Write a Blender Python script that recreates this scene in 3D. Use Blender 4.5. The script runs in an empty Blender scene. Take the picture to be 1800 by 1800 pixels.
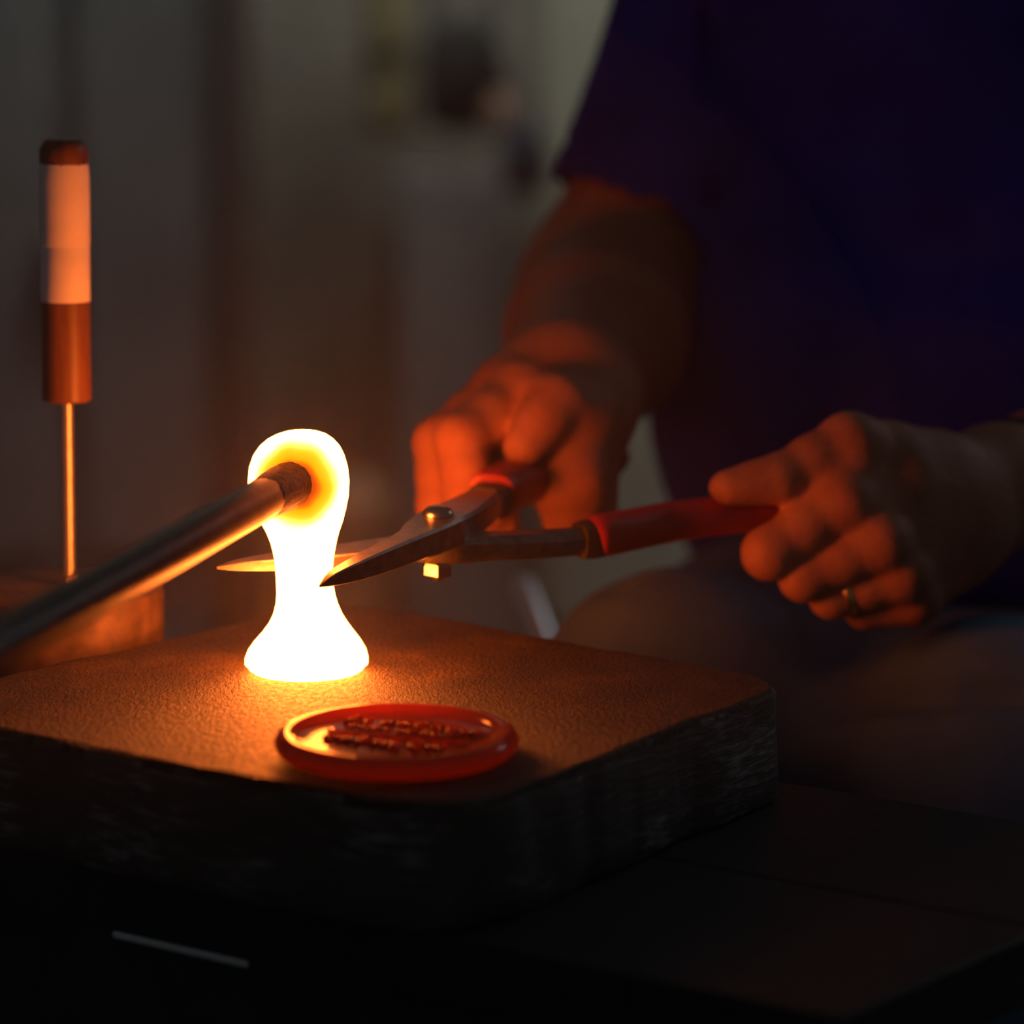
import bpy, bmesh, math, random
import numpy as np
from mathutils import Vector, Matrix

scene = bpy.context.scene
COL = scene.collection
random.seed(7)

# ------------------------------------------------------------------ camera, world, light, exposure
FPX = 5466.0
PITCH = math.radians(10)
CAM = np.array([0.0856, -1.2687, 0.2913])
cam_data = bpy.data.cameras.new('camera')
cam_data.sensor_width = 36.0
cam_data.lens = 36.0 * FPX / 1800.0
cam_data.clip_start = 0.05
cam_data.clip_end = 60
cam_data.dof.use_dof = True
cam_data.dof.focus_distance = 1.275
cam_data.dof.aperture_fstop = 4.4
cam = bpy.data.objects.new('camera', cam_data)
COL.objects.link(cam)
cam.location = CAM.tolist()
cam.rotation_euler = (math.radians(90) - PITCH, 0, 0)
scene.camera = cam

world = bpy.data.worlds.new('workshop_ambient')
scene.world = world
world.use_nodes = True
bg = world.node_tree.nodes['Background']
bg.inputs[0].default_value = (0.90, 1.0, 1.06, 1)
bg.inputs[1].default_value = 0.028

scene.view_settings.view_transform = 'Standard'
scene.view_settings.look = 'None'
scene.view_settings.gamma = 1.0
scene.view_settings.use_curve_mapping = False
scene.view_settings.exposure = 0.0
scene.cycles.use_denoising = True
scene.cycles.max_bounces = 3
scene.cycles.use_adaptive_sampling = True
scene.cycles.adaptive_threshold = 0.05
scene.cycles.sample_clamp_indirect = 6.0
scene.cycles.volume_bounces = 0

GLOW = (49.0, 8.8, 1.06)      # radiance of the molten glass

# ------------------------------------------------------------------ placing helpers
_R = np.array([1.0, 0, 0])
_F = np.array([0, math.cos(PITCH), -math.sin(PITCH)])
_D = np.array([0, -math.sin(PITCH), -math.cos(PITCH)])

def PY(u, v, Y):
    """point of the place seen at pixel (u, v) of the 1800 frame that stands at world depth Y"""
    d = _F + _R * (u - 900) / FPX + _D * (v - 900) / FPX
    return CAM + d * (Y - CAM[1]) / d[1]

def PZ(u, v, z):
    d = _F + _R * (u - 900) / FPX + _D * (v - 900) / FPX
    return CAM + d * (z - CAM[2]) / d[2]

# ------------------------------------------------------------------ materials
def new_mat(name):
    m = bpy.data.materials.new(name)
    m.use_nodes = True
    nt = m.node_tree
    b = nt.nodes['Principled BSDF']
    return m, nt, b

def noise(nt, scale, detail=6, rough=0.6, coord='Object', stretch=None):
    tc = nt.nodes.new('ShaderNodeTexCoord')
    n = nt.nodes.new('ShaderNodeTexNoise')
    n.inputs['Scale'].default_value = scale
    n.inputs['Detail'].default_value = detail
    n.inputs['Roughness'].default_value = rough
    if stretch:
        mp = nt.nodes.new('ShaderNodeMapping')
        mp.inputs['Scale'].default_value = stretch[:3]
        if len(stretch) > 3:
            mp.inputs['Rotation'].default_value = (0, 0, stretch[3])
        nt.links.new(tc.outputs[coord], mp.inputs[0])
        nt.links.new(mp.outputs[0], n.inputs['Vector'])
    else:
        nt.links.new(tc.outputs[coord], n.inputs['Vector'])
    return n

def ramp(nt, src, stops):
    r = nt.nodes.new('ShaderNodeValToRGB')
    e = r.color_ramp.elements
    while len(e) < len(stops):
        e.new(0.5)
    for el, (p, c) in zip(e, stops):
        el.position = p
        el.color = (c[0], c[1], c[2], 1) if not isinstance(c, (int, float)) else (c, c, c, 1)
    nt.links.new(src, r.inputs[0])
    return r

def bump(nt, b, src, strength, dist=0.001, prev=None):
    n = nt.nodes.new('ShaderNodeBump')
    n.inputs['Strength'].default_value = strength
    n.inputs['Distance'].default_value = dist
    nt.links.new(src, n.inputs['Height'])
    if prev:
        nt.links.new(prev.outputs[0], n.inputs['Normal'])
    nt.links.new(n.outputs[0], b.inputs['Normal'])
    return n

def simple(name, color, rough=0.5, metal=0.0, var=0.25, scale=60, bstr=0.2, bdist=0.0005, stretch=None, spec=0.5):
    m, nt, b = new_mat(name)
    n = noise(nt, scale, stretch=stretch)
    lo = [c * (1 - var) for c in color]
    hi = [min(1, c * (1 + var)) for c in color]
    r = ramp(nt, n.outputs[0], [(0.3, lo), (0.7, hi)])
    nt.links.new(r.outputs[0], b.inputs['Base Color'])
    b.inputs['Roughness'].default_value = rough
    b.inputs['Metallic'].default_value = metal
    b.inputs['Specular IOR Level'].default_value = spec
    if bstr:
        bump(nt, b, n.outputs[0], bstr, bdist)
    return m

M = {}
# slab: charred, oil-dark wood, fine rough top
m, nt, b = new_mat('charred_slab')
n1 = noise(nt, 26, 5, 0.65)
n2 = noise(nt, 480, 4, 0.75, stretch=(1, 0.4, 1, 0.9))
n3 = noise(nt, 60, 3, 0.6)
r1 = ramp(nt, n1.outputs[0], [(0.30, (0.018, 0.010, 0.0035)), (0.52, (0.042, 0.023, 0.006)), (0.72, (0.090, 0.050, 0.011))])
nt.links.new(r1.outputs[0], b.inputs['Base Color'])
rr = ramp(nt, n2.outputs[0], [(0.35, 0.42), (0.7, 0.68)])
nt.links.new(rr.outputs[0], b.inputs['Roughness'])
b.inputs['Specular IOR Level'].default_value = 0.35
bp = bump(nt, b, n2.outputs[0], 1.0, 0.0030)
bump(nt, b, n3.outputs[0], 0.4, 0.002, bp)
M['slab'] = m
# slab side: sawn, nearly black, pale scratches
m, nt, b = new_mat('sawn_slab_edge')
n1 = noise(nt, 120, 5, 0.7, stretch=(0.5, 0.5, 3.5))
n2 = noise(nt, 22, 3, 0.5)
mx = nt.nodes.new('ShaderNodeMath'); mx.operation = 'MULTIPLY'
nt.links.new(n1.outputs[0], mx.inputs[0]); nt.links.new(n2.outputs[0], mx.inputs[1])
r1 = ramp(nt, mx.outputs[0], [(0.0, (0.045, 0.033, 0.027)), (0.30, (0.075, 0.058, 0.048)), (0.42, (0.30, 0.29, 0.28))])
nt.links.new(r1.outputs[0], b.inputs['Base Color'])
b.inputs['Roughness'].default_value = 0.6
bump(nt, b, n1.outputs[0], 0.8, 0.0015)
M['slab_edge'] = m
M['bench'] = simple('dark_bench_wood', (0.013, 0.0115, 0.011), 0.6, 0, 0.5, 40, 0.5, 0.001, stretch=(1, 5, 1, 0.6))
M['highlight_steel'] = simple('edge_highlight_steel', (0.75, 0.77, 0.78), 0.35, 0.3, 0.1, 80, 0.1)
M['bench_leg'] = simple('bench_leg_wood', (0.03, 0.025, 0.022), 0.6, 0, 0.5, 40, 0.4)
# molten glass: cooled where the iron chills it, white-hot below
G = GLOW
def emit_mat(name):
    m = bpy.data.materials.new(name); m.use_nodes = True
    nt = m.node_tree
    nt.nodes.remove(nt.nodes['Principled BSDF'])
    e = nt.nodes.new('ShaderNodeEmission')
    nt.links.new(e.outputs[0], nt.nodes['Material Output'].inputs['Surface'])
    e.inputs['Strength'].default_value = G[0]
    e.inputs['Color'].default_value = (1.0, G[1] / G[0], G[2] / G[0], 1)
    return m, nt, e
m, nt, e = emit_mat('white_hot_glass')
M['glass_hot'] = m
m, nt, e = emit_mat('chilled_hot_glass')
tc = nt.nodes.new('ShaderNodeTexCoord')
ATT = PY(520, 853, -0.0203)
vm = nt.nodes.new('ShaderNodeVectorMath'); vm.operation = 'DISTANCE'
vm.inputs[1].default_value = ATT.tolist()
nt.links.new(tc.outputs['Object'], vm.inputs[0])
mr = nt.nodes.new('ShaderNodeMapRange')
mr.inputs['From Min'].default_value = 0.0078; mr.inputs['From Max'].default_value = 0.0205
nz = noise(nt, 70, 1, 0.5)
ma = nt.nodes.new('ShaderNodeMath'); ma.operation = 'MULTIPLY_ADD'
ma.inputs[1].default_value = -0.005
sb_ = nt.nodes.new('ShaderNodeMath'); sb_.operation = 'ADD'; sb_.inputs[1].default_value = 0.0024
nt.links.new(nz.outputs[0], ma.inputs[0]); nt.links.new(vm.outputs['Value'], ma.inputs[2])
nt.links.new(ma.outputs[0], sb_.inputs[0]); nt.links.new(sb_.outputs[0], mr.inputs['Value'])
rp = ramp(nt, mr.outputs[0], [(0.0, (0.014, 0.0012, 0.0001)), (0.14, (0.030, 0.0042, 0.0001)), (0.26, (0.075, 0.0110, 0.0001)),
                              (0.52, (0.11, 0.0140, 0.0002)), (0.70, (0.22, 0.028, 0.0035)), (0.84, (0.50, 0.08, 0.018)), (1.0, (1.0, G[1] / G[0], G[2] / G[0]))])
rp.color_ramp.interpolation = 'B_SPLINE'
nt.links.new(rp.outputs[0], e.inputs['Color'])
M['glass'] = m
# rod
m, nt, b = new_mat('scaled_steel_rod')
n1 = noise(nt, 90, 6, 0.65)
r1 = ramp(nt, n1.outputs[0], [(0.3, (0.036, 0.028, 0.023)), (0.7, (0.10, 0.08, 0.066))])
nt.links.new(r1.outputs[0], b.inputs['Base Color'])
b.inputs['Metallic'].default_value = 0.35
b.inputs['Roughness'].default_value = 0.40
b.inputs['Specular IOR Level'].default_value = 0.4
bump(nt, b, n1.outputs[0], 0.3, 0.0006)
M['rod'] = m
M['crust'] = simple('burnt_glass_crust', (0.085, 0.058, 0.044), 0.55, 0.2, 0.6, 420, 0.9, 0.0012)
# shears
M['steel'] = simple('tool_steel', (0.24, 0.215, 0.20), 0.34, 0.92, 0.3, 160, 0.12, 0.0003)
M['bolt'] = simple('bolt_steel', (0.42, 0.38, 0.34), 0.25, 1.0, 0.15, 200, 0.05)
M['grip'] = simple('red_vinyl_grip', (0.46, 0.016, 0.018), 0.42, 0, 0.12, 90, 0.08, 0.0003)
M['grip_collar'] = simple('brown_grip_collar', (0.05, 0.03, 0.022), 0.5, 0, 0.3, 120, 0.1)
# disc
m, nt, b = new_mat('amber_red_glass')
b.inputs['Base Color'].default_value = (0.42, 0.085, 0.04, 1)
b.inputs['Roughness'].default_value = 0.07
b.inputs['Coat Weight'].default_value = 0.5
b.inputs['Coat Roughness'].default_value = 0.04
n1 = noise(nt, 90, 2, 0.5)
r1 = ramp(nt, n1.outputs[0], [(0.3, (0.70, 0.17, 0.05)), (0.7, (0.80, 0.22, 0.065))])
nt.links.new(r1.outputs[0], b.inputs['Base Color'])
bump(nt, b, n1.outputs[0], 0.08, 0.0008)
tl = nt.nodes.new('ShaderNodeBsdfTranslucent'); tl.inputs[0].default_value = (0.95, 0.25, 0.055, 1)
mxs = nt.nodes.new('ShaderNodeMixShader'); mxs.inputs[0].default_value = 0.62
nt.links.new(b.outputs[0], mxs.inputs[1]); nt.links.new(tl.outputs[0], mxs.inputs[2])
nt.links.new(mxs.outputs[0], nt.nodes['Material Output'].inputs['Surface'])
M['disc'] = m
# stamp tool
M['handle_wood'] = simple('dark_turned_wood', (0.16, 0.065, 0.03), 0.42, 0, 0.4, 60, 0.2, 0.0004, stretch=(3, 3, 0.25))
M['tape'] = simple('white_cloth_tape', (0.88, 0.84, 0.80), 0.55, 0, 0.05, 40, 0.15, 0.0004, stretch=(1, 1, 3))
M['thread'] = simple('zinc_threaded_rod', (0.55, 0.50, 0.44), 0.38, 0.8, 0.15, 200, 0.1)
M['nut'] = simple('zinc_nut', (0.28, 0.22, 0.17), 0.45, 0.6, 0.2, 150, 0.1)
M['block_top'] = simple('scorched_round_block', (0.12, 0.07, 0.05), 0.6, 0.0, 0.6, 70, 0.6, 0.001)
# skin
m, nt, b = new_mat('skin')
n1 = noise(nt, 45, 5, 0.6)
n2 = noise(nt, 420, 4, 0.6)
n3 = noise(nt, 130, 4, 0.65, stretch=(1, 1, 1.6))
r1 = ramp(nt, n1.outputs[0], [(0.3, (0.39, 0.140, 0.080)), (0.7, (0.50, 0.205, 0.125))])
nt.links.new(r1.outputs[0], b.inputs['Base Color'])
b.inputs['Roughness'].default_value = 0.6
b.inputs['Specular IOR Level'].default_value = 0.28
bp = bump(nt, b, n3.outputs[0], 0.4, 0.0016)
bump(nt, b, n2.outputs[0], 0.5, 0.0008, bp)
M['skin'] = m
M['nail'] = simple('fingernail', (0.45, 0.25, 0.19), 0.3, 0, 0.05, 50, 0)
M['gold'] = simple('gold', (0.95, 0.62, 0.22), 0.3, 1.0, 0.03, 50, 0)
M['strap'] = simple('black_strap', (0.012, 0.012, 0.013), 0.5, 0, 0.2, 150, 0.2)

def cloth(name, color, weave, rough=0.9):
    m, nt, b = new_mat(name)
    tc = nt.nodes.new('ShaderNodeTexCoord')
    n0 = noise(nt, 12, 4, 0.55)
    n1 = noise(nt, weave, 2, 0.5, stretch=(1, 1, 2.0))
    r = ramp(nt, n0.outputs[0], [(0.3, [c * 0.8 for c in color]), (0.7, [c * 1.2 for c in color])])
    nt.links.new(r.outputs[0], b.inputs['Base Color'])
    b.inputs['Roughness'].default_value = rough
    b.inputs['Specular IOR Level'].default_value = 0.15
    b.inputs['Sheen Weight'].default_value = 0.05
    bp = bump(nt, b, n0.outputs[0], 0.5, 0.012)
    bump(nt, b, n1.outputs[0], 0.4, 0.0008, bp)
    return m
M['shirt'] = cloth('navy_cotton', (0.022, 0.030, 0.36), 700)
M['jeans'] = cloth('faded_denim', (0.10, 0.165, 0.27), 500)
# room
M['wall'] = simple('grimy_plaster', (0.33, 0.32, 0.275), 0.9, 0, 0.35, 1.6, 0.2, 0.01)
M['floor'] = simple('concrete_floor', (0.10, 0.095, 0.09), 0.85, 0, 0.4, 3, 0.3, 0.01)
M['cabinet'] = simple('slate_painted_steel', (0.24, 0.25, 0.25), 0.6, 0.1, 0.25, 2.5, 0)
M['cabinet_dark'] = simple('dark_steel_trim', (0.05, 0.055, 0.06), 0.5, 0.4, 0.2, 8, 0)
M['post'] = simple('red_brown_post', (0.15, 0.10, 0.09), 0.8, 0, 0.3, 5, 0.2, stretch=(4, 4, 0.4))
M['canvas'] = simple('olive_canvas', (0.36, 0.31, 0.16), 0.95, 0, 0.2, 8, 0.2)
M['black_cloth'] = simple('black_canvas', (0.035, 0.034, 0.033), 0.95, 0, 0.4, 12, 0.3)
M['navy_cloth'] = simple('navy_canvas', (0.045, 0.055, 0.075), 0.95, 0, 0.4, 12, 0.3)
M['leather'] = simple('tan_leather', (0.42, 0.26, 0.19), 0.8, 0, 0.2, 12, 0.2)
M['panel'] = simple('pale_green_panel', (0.46, 0.47, 0.38), 0.8, 0, 0.12, 2, 0)
M['carton'] = simple('brown_carton', (0.30, 0.22, 0.15), 0.9, 0, 0.15, 4, 0)
M['crate'] = simple('grey_crate', (0.25, 0.245, 0.24), 0.85, 0, 0.2, 4, 0)
M['bar'] = simple('pale_steel_bar', (0.9, 0.95, 0.92), 0.3, 1.0, 0.1, 20, 0)
M['lamp_body'] = simple('white_lamp_housing', (0.7, 0.7, 0.7), 0.5, 0, 0.05, 5, 0)
m, nt, b = new_mat('lamp_tube')
b.inputs['Emission Color'].default_value = (0.85, 0.93, 1.0, 1)
b.inputs['Emission Strength'].default_value = 14
M['tube'] = m

# ------------------------------------------------------------------ object helpers
def link(name, me, mat, parent=None):
    o = bpy.data.objects.new(name, me)
    COL.objects.link(o)
    if mat is not None and not me.materials:
        me.materials.append(M[mat] if isinstance(mat, str) else mat)
    if parent is not None:
        o.parent = parent
    return o

def tag(o, label=None, cat=None, group=None, kind=None):
    if label: o['label'] = label
    if cat: o['category'] = cat
    if group: o['group'] = group
    if kind: o['kind'] = kind
    return o

def empty(name, loc=(0, 0, 0)):
    o = bpy.data.objects.new(name, None)
    COL.objects.link(o)
    o.location = loc
    o.empty_display_size = 0.02
    return o

def keep(parent_empty, objs):
    """parent world-space meshes under an Empty without moving them"""
    inv = Matrix.Translation(-Vector(parent_empty.location))
    for o in objs:
        o.parent = parent_empty
        o.matrix_parent_inverse = inv

def mesh(name, verts, faces, smooth=False):
    me = bpy.data.meshes.new(name)
    me.from_pydata([tuple(map(float, v)) for v in verts], [], [tuple(f) for f in faces])
    me.update()
    if smooth:
        me.polygons.foreach_set('use_smooth', [True] * len(me.polygons))
    return me

def fix(me):
    bm = bmesh.new(); bm.from_mesh(me)
    bmesh.ops.recalc_face_normals(bm, faces=bm.faces)
    bm.to_mesh(me); bm.free()
    return me

def bevel(o, w, seg=2):
    md = o.modifiers.new('bevel', 'BEVEL')
    md.width = w; md.segments = seg; md.limit_method = 'ANGLE'
    md.angle_limit = math.radians(35)
    return o

def box_mesh(name, c, s, rz=0.0):
    c = np.array(c); s = np.array(s) / 2
    vs = []
    for dx in (-1, 1):
        for dy in (-1, 1):
            for dz in (-1, 1):
                x, y = dx * s[0], dy * s[1]
                vs.append((c[0] + x * math.cos(rz) - y * math.sin(rz), c[1] + x * math.sin(rz) + y * math.cos(rz), c[2] + dz * s[2]))
    fs = [(0, 1, 3, 2), (4, 6, 7, 5), (0, 4, 5, 1), (2, 3, 7, 6), (0, 2, 6, 4), (1, 5, 7, 3)]
    return fix(mesh(name, vs, fs))

def frame(d, up=(0, 0, 1)):
    d = np.array(d, float); d /= np.linalg.norm(d)
    up = np.array(up, float)
    if abs(np.dot(d, up)) > 0.97:
        up = np.array([1.0, 0, 0])
    s = np.cross(d, up); s /= np.linalg.norm(s)
    u = np.cross(s, d)
    return d, s, u

def lathe(name, prof, seg=48, origin=(0, 0, 0), axis=(0, 0, 1), smooth=True):
    """prof: list of (r, t) along axis"""
    d, s, u = frame(axis)
    o = np.array(origin)
    vs, fs = [], []
    for r, t in prof:
        for k in range(seg):
            a = 2 * math.pi * k / seg
            vs.append(o + d * t + (s * math.cos(a) + u * math.sin(a)) * r)
    n = len(prof)
    for i in range(n - 1):
        for k in range(seg):
            k2 = (k + 1) % seg
            fs.append((i * seg + k, i * seg + k2, (i + 1) * seg + k2, (i + 1) * seg + k))
    fs.append(tuple(range(seg - 1, -1, -1)))
    fs.append(tuple((n - 1) * seg + k for k in range(seg)))
    return fix(mesh(name, vs, fs, smooth))

def loft(name, secs, smooth=False):
    n = len(secs[0])
    vs = [p for s in secs for p in s]
    fs = []
    for i in range(len(secs) - 1):
        for k in range(n):
            k2 = (k + 1) % n
            fs.append((i * n + k, i * n + k2, (i + 1) * n + k2, (i + 1) * n + k))
    fs.append(tuple(range(n - 1, -1, -1)))
    fs.append(tuple((len(secs) - 1) * n + k for k in range(n)))
    return fix(mesh(name, vs, fs, smooth))

def catmull(pts, sub):
    pts = [np.array(p, float) for p in pts]
    P = [2 * pts[0] - pts[1]] + pts + [2 * pts[-1] - pts[-2]]
    out = []
    for i in range(1, len(P) - 2):
        for k in range(sub):
            t = k / sub
            a, b_, c, d = P[i - 1], P[i], P[i + 1], P[i + 2]
            out.append(0.5 * ((2 * b_) + (-a + c) * t + (2 * a - 5 * b_ + 4 * c - d) * t * t + (-a + 3 * b_ - 3 * c + d) * t ** 3))
    out.append(pts[-1])
    return out

def autosmooth(o, deg=35):
    me = o.data
    bm = bmesh.new(); bm.from_mesh(me)
    for f in bm.faces: f.smooth = True
    for e in bm.edges:
        if len(e.link_faces) == 2 and e.calc_face_angle(0) > math.radians(deg):
            e.smooth = False
    bm.to_mesh(me); bm.free()
    return o

# ------------------------------------------------------------------ implicit surfaces (one continuous skin)
def cone(p, a, b, ra, rb):
    a = np.asarray(a, np.float32); b = np.asarray(b, np.float32)
    ba = b - a
    pa = p - a
    t = np.clip(pa @ ba / float(ba @ ba), 0, 1)
    q = pa - t[:, None] * ba
    return np.sqrt(np.einsum('ij,ij->i', q, q)) - (ra + (rb - ra) * t)

def ell(p, c, r, rot=None):
    q = p - np.asarray(c, np.float32)
    if rot is not None:
        q = q @ np.asarray(rot, np.float32)
    r = np.asarray(r, np.float32)
    k0 = np.sqrt(((q / r) ** 2).sum(1))
    k1 = np.sqrt(((q / (r * r)) ** 2).sum(1)) + 1e-9
    return k0 * (k0 - 1) / k1

def smin(a, b, k):
    h = np.maximum(k - np.abs(a - b), 0) / k
    return np.minimum(a, b) - h * h * k * 0.25

def smax(a, b, k):
    return -smin(-a, -b, k)

def sdf_mesh(name, f, lo, hi, h, n=8):
    lo = np.array(lo); hi = np.array(hi)
    H = h * n
    nb = np.ceil((hi - lo) / H).astype(int)
    I = np.stack(np.meshgrid(*[np.arange(k) for k in nb], indexing='ij'), -1).reshape(-1, 3)
    cen = (lo + (I + 0.5) * H).astype(np.float32)
    d = np.concatenate([f(cen[i:i + 4096]) for i in range(0, len(cen), 4096)])
    I = I[np.abs(d) < H * 1.15]
    off = np.stack(np.meshgrid(*[np.arange(n + 1)] * 3, indexing='ij'), -1).reshape(-1, 3)
    N = nb * n + 2
    key = lambda g: (g[..., 0].astype(np.int64) * N[1] + g[..., 1]) * N[2] + g[..., 2]
    allk, allv, edges = [], [], []
    for c0 in range(0, len(I), 24):
        B = I[c0:c0 + 24]
        g = B[:, None, :] * n + off[None]
        pts = (lo + g.reshape(-1, 3) * h).astype(np.float32)
        val = f(pts).reshape(len(B), n + 1, n + 1, n + 1)
        s = val < 0
        acc = np.zeros((len(B), n, n, n), int)
        for a in (0, 1):
            for b_ in (0, 1):
                for c in (0, 1):
                    acc += s[:, a:a + n, b_:b_ + n, c:c + n]
        bi, x, y, z = np.nonzero((acc > 0) & (acc < 8))
        if len(bi) == 0:
            continue
        sm = np.zeros((len(bi), 3)); ct = np.zeros(len(bi))
        for ax in range(3):
            o1, o2 = [k for k in range(3) if k != ax]
            for a in (0, 1):
                for b_ in (0, 1):
                    st = np.zeros(3, int); st[o1] = a; st[o2] = b_
                    en = st.copy(); en[ax] = 1
                    v0 = val[bi, x + st[0], y + st[1], z + st[2]]
                    v1 = val[bi, x + en[0], y + en[1], z + en[2]]
                    cr = (v0 < 0) != (v1 < 0)
                    t = np.where(cr, v0 / np.where(cr, v0 - v1, 1), 0)
                    p = np.tile(st.astype(float), (len(bi), 1)); p[:, ax] = t
                    sm += p * cr[:, None]; ct += cr
        cell = B[bi] * n + np.stack([x, y, z], 1)
        allk.append(key(cell)); allv.append(lo + (cell + sm / ct[:, None]) * h)
        for ax in range(3):
            sl0 = [slice(0, n)] * 3; sl1 = [slice(0, n)] * 3
            sl1[ax] = slice(1, n + 1)
            a_ = s[(slice(None), *sl0)]; b2 = s[(slice(None), *sl1)]
            e = np.nonzero(a_ != b2)
            gg = B[e[0]] * n + np.stack(e[1:], 1)
            edges.append((ax, gg, a_[e]))
    K = np.concatenate(allk); V = np.concatenate(allv)
    order = np.argsort(K); K = K[order]; V = V[order]
    faces = []
    for ax, gg, ins in edges:
        o1, o2 = (ax + 1) % 3, (ax + 2) % 3
        ids = []
        ok = np.ones(len(gg), bool)
        for (a, b_) in ((-1, -1), (0, -1), (0, 0), (-1, 0)):
            q = gg.copy(); q[:, o1] += a; q[:, o2] += b_
            k = key(q)
            j = np.clip(np.searchsorted(K, k), 0, len(K) - 1)
            ok &= (K[j] == k) & (q.min(1) >= 0)
            ids.append(j)
        F = np.stack(ids, 1)
        F[~ins] = F[~ins][:, ::-1]
        faces.append(F[ok])
    F = np.concatenate(faces)
    me = bpy.data.meshes.new(name)
    me.vertices.add(len(V)); me.vertices.foreach_set('co', V.astype(np.float32).ravel())
    me.loops.add(F.size); me.loops.foreach_set('vertex_index', F.astype(np.int32).ravel())
    me.polygons.add(len(F))
    me.polygons.foreach_set('loop_start', np.arange(0, F.size, 4, dtype=np.int32))
    me.polygons.foreach_set('loop_total', np.full(len(F), 4, np.int32))
    me.update(calc_edges=True)
    me.validate()
    me.polygons.foreach_set('use_smooth', [True] * len(me.polygons))
    return me

# ================================================================== the setting
FLOOR_Z = -0.80
wb = link('wall_back', box_mesh('wall_back', (0.3, 3.45, 0.7), (9, 0.1, 3.0)), 'wall'); tag(wb, 'grimy grey-olive plaster wall far behind, out of focus', kind='structure')
fl = link('floor', box_mesh('floor', (0.3, 0.9, FLOOR_Z - 0.05), (9, 5.2, 0.1)), 'floor'); tag(fl, 'dark concrete workshop floor', kind='structure')

def bgbox(name, u0, v0, u1, v1, Y, dep, mat, parent=None, floor=False, bev=0.01):
    a = PY(u0, v0, Y); b_ = PY(u1, v1, Y)
    z0 = FLOOR_Z if floor else b_[2]
    c = ((a[0] + b_[0]) / 2, Y + dep / 2, (a[2] + z0) / 2)
    s = (b_[0] - a[0], dep, a[2] - z0)
    o = link(name, box_mesh(name, c, s), mat, parent)
    bevel(o, bev)
    return o

# tall slate cabinet on the left
a0 = PY(-160, -500, 3.12); a1 = PY(372, 600, 3.12)
cab = empty('steel_cabinet', ((a0[0] + a1[0]) / 2, 3.2, FLOOR_Z))
body = bgbox('body', -160, -500, 372, 0, 3.12, 0.26, 'cabinet', floor=True)
parts = [body]
for (u0, u1) in ((-150, 98), (112, 362)):
    dr = bgbox('door', u0, -470, u1, 980, 3.10, 0.02, 'cabinet')
    hd = bgbox('handle', u1 - 30 if u0 < 0 else u0 + 12, 420, u1 - 12 if u0 < 0 else u0 + 30, 560, 3.072, 0.028, 'cabinet_dark', bev=0.004)
    hd.parent = dr
    parts.append(dr)
keep(cab, parts)
tag(cab, 'tall slate-grey two-door cabinet blurred in the left background', 'cabinet')
# dark post
po = bgbox('timber_post', 376, -700, 446, 900, 3.08, 0.08, 'post', floor=True); tag(po, 'dark red-brown timber post blurred beside the grey cabinet', 'post', )
# olive canvas roll
c0 = PY(682, -250, 3.22); c1 = PY(682, 240, 3.22)
cr = empty('canvas_roll', c1.tolist())
L = c0[2] - c1[2]
roll = link('roll', lathe('roll', [(0.012, 0), (0.034, 0.004), (0.036, 0.03), (0.034, L * 0.5), (0.037, L - 0.03), (0.034, L - 0.004), (0.012, L)], 24, c1), 'canvas')
st = [link('tie', lathe('tie', [(0.0355, t - 0.008), (0.039, t - 0.005), (0.039, t + 0.005), (0.0355, t + 0.008)], 24, c1), 'black_cloth') for t in (L * 0.3, L * 0.72)]
ho = link('hook', box_mesh('hook', (c0[0], 3.31, c0[2] - 0.01), (0.015, 0.19, 0.015)), 'cabinet_dark')
keep(cr, [roll, ho] + st)
tag(cr, 'rolled olive canvas hanging upright on the back wall', 'canvas roll')
# hanging black bag
def soft(name, c, r, mat, par=None, k=0.35, seed=1):
    bm = bmesh.new()
    bmesh.ops.create_icosphere(bm, subdivisions=4, radius=1)
    rnd = random.Random(seed)
    ph = [rnd.uniform(0, 6) for _ in range(6)]
    for v in bm.verts:
        x, y, z = v.co
        w = 1 + 0.08 * math.sin(5 * x + ph[0]) * math.sin(4 * z + ph[1]) + 0.05 * math.sin(11 * z + 3 * x + ph[2])
        sg = lambda t: math.copysign(abs(t) ** 0.75, t)
        v.co = Vector((c[0] + sg(x) * r[0] * w * (1 - k * z * 0.5), c[1] + y * r[1] * w, c[2] + sg(z) * r[2]))
    me = bpy.data.meshes.new(name); bm.to_mesh(me); bm.free()
    for p in me.polygons: p.use_smooth = True
    return link(name, me, mat, par)
b0 = PY(815, 130, 3.2)
bag = empty('tool_bag', b0.tolist())
bb = soft('bag_body', b0, (0.062, 0.05, 0.082), 'black_cloth', seed=2)
bs = link('strap', fix(loft('strap', [[b0 + np.array([x + dx, 0.0 + dy, z]) for dx, dy in ((-.006, -.003), (.006, -.003), (.006, .003), (-.006, .003))] for x, z in ((-.05, .06), (-.04, .13), (-.012, .19), (.012, .19), (.04, .13), (.05, .06))])), 'black_cloth')
bh = link('hook', box_mesh('hook', (b0[0], 3.30, b0[2] + 0.19), (0.012, 0.21, 0.012)), 'cabinet_dark')
bf = soft('flap', b0 + np.array([0.052, -0.035, -0.055]), (0.022, 0.02, 0.03), 'leather', seed=4)
keep(bag, [bb, bs, bh, bf])
tag(bag, 'black canvas tool bag with tan flap hanging on the back wall', 'bag')
n0 = PY(922, 275, 3.1)
nv = empty('hanging_cloth', n0.tolist())
nc = soft('cloth_body', n0, (0.034, 0.03, 0.052), 'navy_cloth', seed=9)
nh = link('hook', box_mesh('hook', (n0[0], 3.26, n0[2] + 0.045), (0.01, 0.3, 0.01)), 'cabinet_dark')
keep(nv, [nc, nh])
tag(nv, 'bunched dark navy cloth hanging below the black bag', 'cloth')
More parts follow.
